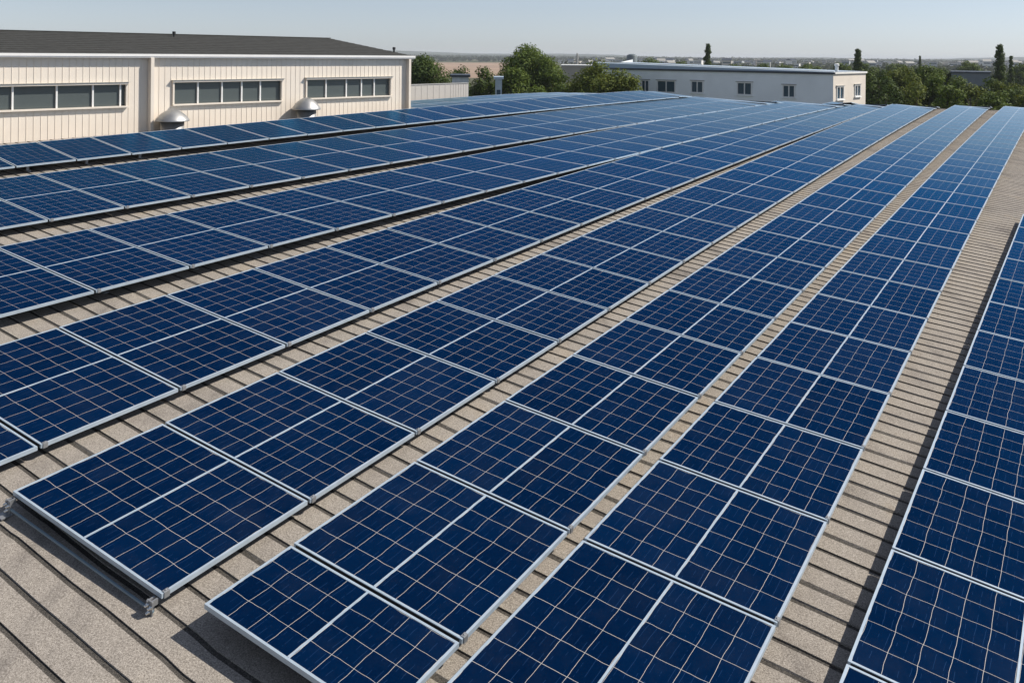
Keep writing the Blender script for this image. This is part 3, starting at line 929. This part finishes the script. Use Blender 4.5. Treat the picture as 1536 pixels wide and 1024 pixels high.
# ------------------------------------------------------------------ far town: each building a thing, with a roof and a row of windows
town_walls = [noisy('town_wall_white', (.70, .69, .66), .06, .1, .8), noisy('town_wall_cream', (.60, .54, .46), .06, .1, .8), noisy('town_wall_grey', (.40, .42, .44), .06, .1, .8)]
town_names = ['white', 'cream', 'grey']
rng = random.Random(11)
spots = []
for px_ in list(range(846, 960, 7)) + list(range(960, 1536, 6)):
    spots.append((px_ + rng.uniform(-3, 3), rng.uniform(88.5, 95) + (px_ - 900) * .004))
for k, (px_, y) in enumerate(spots):
    d = rng.uniform(650, 1500)
    ci = rng.choice((0, 0, 1, 2)); tall = rng.random() < .18
    p = at(px_, y, d)
    H = max(5, min(p.z, 17 if tall else 11)); w_ = rng.uniform(4, 10) * d / 900; dp = rng.uniform(7, 12)
    x_px = pix(Vector((p.x, d, H)))[0]
    where = 'left of the water tank' if x_px < 940 else 'between the water tank and the slim poplar' if x_px < 1062 else 'between the slim and the ragged poplar' if x_px < 1287 else 'right of the ragged poplar'
    e = thing('town_house', (p.x, d, 0), 'tiny %s %s building in the far town %s' % (town_names[ci], 'tall' if tall else 'low', where), 'building', 'far town buildings, %s %s, %s' % (town_names[ci], 'tall' if tall else 'low', where), rz=rng.uniform(-.5, .3))
    m_ = MB(); m_.box((0, 0, H / 2), (w_, dp, H)); m_.build('wall', town_walls[ci], e)
    m_ = MB()
    if rng.random() < .5: m_.box((0, 0, H + .12), (w_ + .4, dp + .4, .24))
    else:
        rh = 1.8
        a = [(-w_ / 2 - .2, -dp / 2 - .2, H), (w_ / 2 + .2, -dp / 2 - .2, H), (w_ / 2 + .2, 0, H + rh), (-w_ / 2 - .2, 0, H + rh)]
        b = [(w_ / 2 + .2, dp / 2 + .2, H), (-w_ / 2 - .2, dp / 2 + .2, H), (-w_ / 2 - .2, 0, H + rh), (w_ / 2 + .2, 0, H + rh)]
        m_.face(a); m_.face(b); m_.face([a[0], a[3], b[1]]); m_.face([a[1], b[0], a[2]])
    m_.build('roof', [M['grey_trim'], M['dark_metal']][k % 2], e)
    z_ = H - 1.6
    while z_ > 3:
        m_ = MB(); m_.box((0, -dp / 2 - .01, z_), (w_ * .8, .06, 1.0)); z_ -= 3
        m_.build('window_row', M['glass_blue'], e)

# ------------------------------------------------------------------ far woods (nobody could count these trees)
def far_wood():
    mb = MB(); rng = random.Random(5)
    for _ in range(7000):
        d = 260 + 3200 * rng.random() ** 1.5
        px_ = rng.uniform(560, 1640)
        if px_ < 850 and d < 1500: continue
        p = at(px_, 90, d); sz = rng.uniform(3.5, 8) * (1 + d / 2600)
        h_ = rng.uniform(4, 7.5) + d / 900
        leaf_quads(mb, Vector((p.x, d + rng.uniform(-20, 20), h_ * .55)), sz * .55, 5, sz * .8, rng, h_ / sz * .8)
    tag(mb.build('far_wood', M['wood_far']), 'dark far woods spread between and behind the houses of the town', 'wood', None, 'stuff')
far_wood()
def hills():
    mb = MB(); n = 160; rng = random.Random(2)
    hs = [13 + 7 * math.sin(k * .11) + 4 * math.sin(k * .37 + 1) + rng.uniform(-1.2, 1.2) for k in range(n + 1)]
    for row, (d0, d1, k0, k1) in enumerate(((3600, 4300, 0, .75), (4300, 5200, .75, 1.2), (5200, 6200, 1.2, .6))):
        for k in range(n):
            x0, x1 = -1.15 + 2.3 * k / n, -1.15 + 2.3 * (k + 1) / n
            mb.face([(x0 * d0, d0, hs[k] * k0), (x1 * d0, d0, hs[k + 1] * k0), (x1 * d1, d1, hs[k + 1] * k1), (x0 * d1, d1, hs[k] * k1)])
    tag(mb.build('hills', noisy('far_hill_woods', (.045, .058, .035), .35, .01, .95, 0, .1), None, True), kind='structure')
hills()

# ------------------------------------------------------------------ hazy summer air over the plain
def haze():
    mb = MB(); z1 = 21.0
    mb.box((0, 3300, (z1 - 1) / 2), (15000, 6800, z1 + 1))
    m = bpy.data.materials.new('haze_air'); m.use_nodes = True
    nt = m.node_tree; nt.nodes.clear()
    v = nt.nodes.new('ShaderNodeVolumePrincipled'); v.inputs['Color'].default_value = (.86, .91, .97, 1); v.inputs['Density'].default_value = .00016
    o = nt.nodes.new('ShaderNodeOutputMaterial'); nt.links.new(v.outputs[0], o.inputs['Volume'])
    tag(mb.build('haze', m), 'pale thin summer haze over the far town', 'haze', None, 'stuff')
haze()
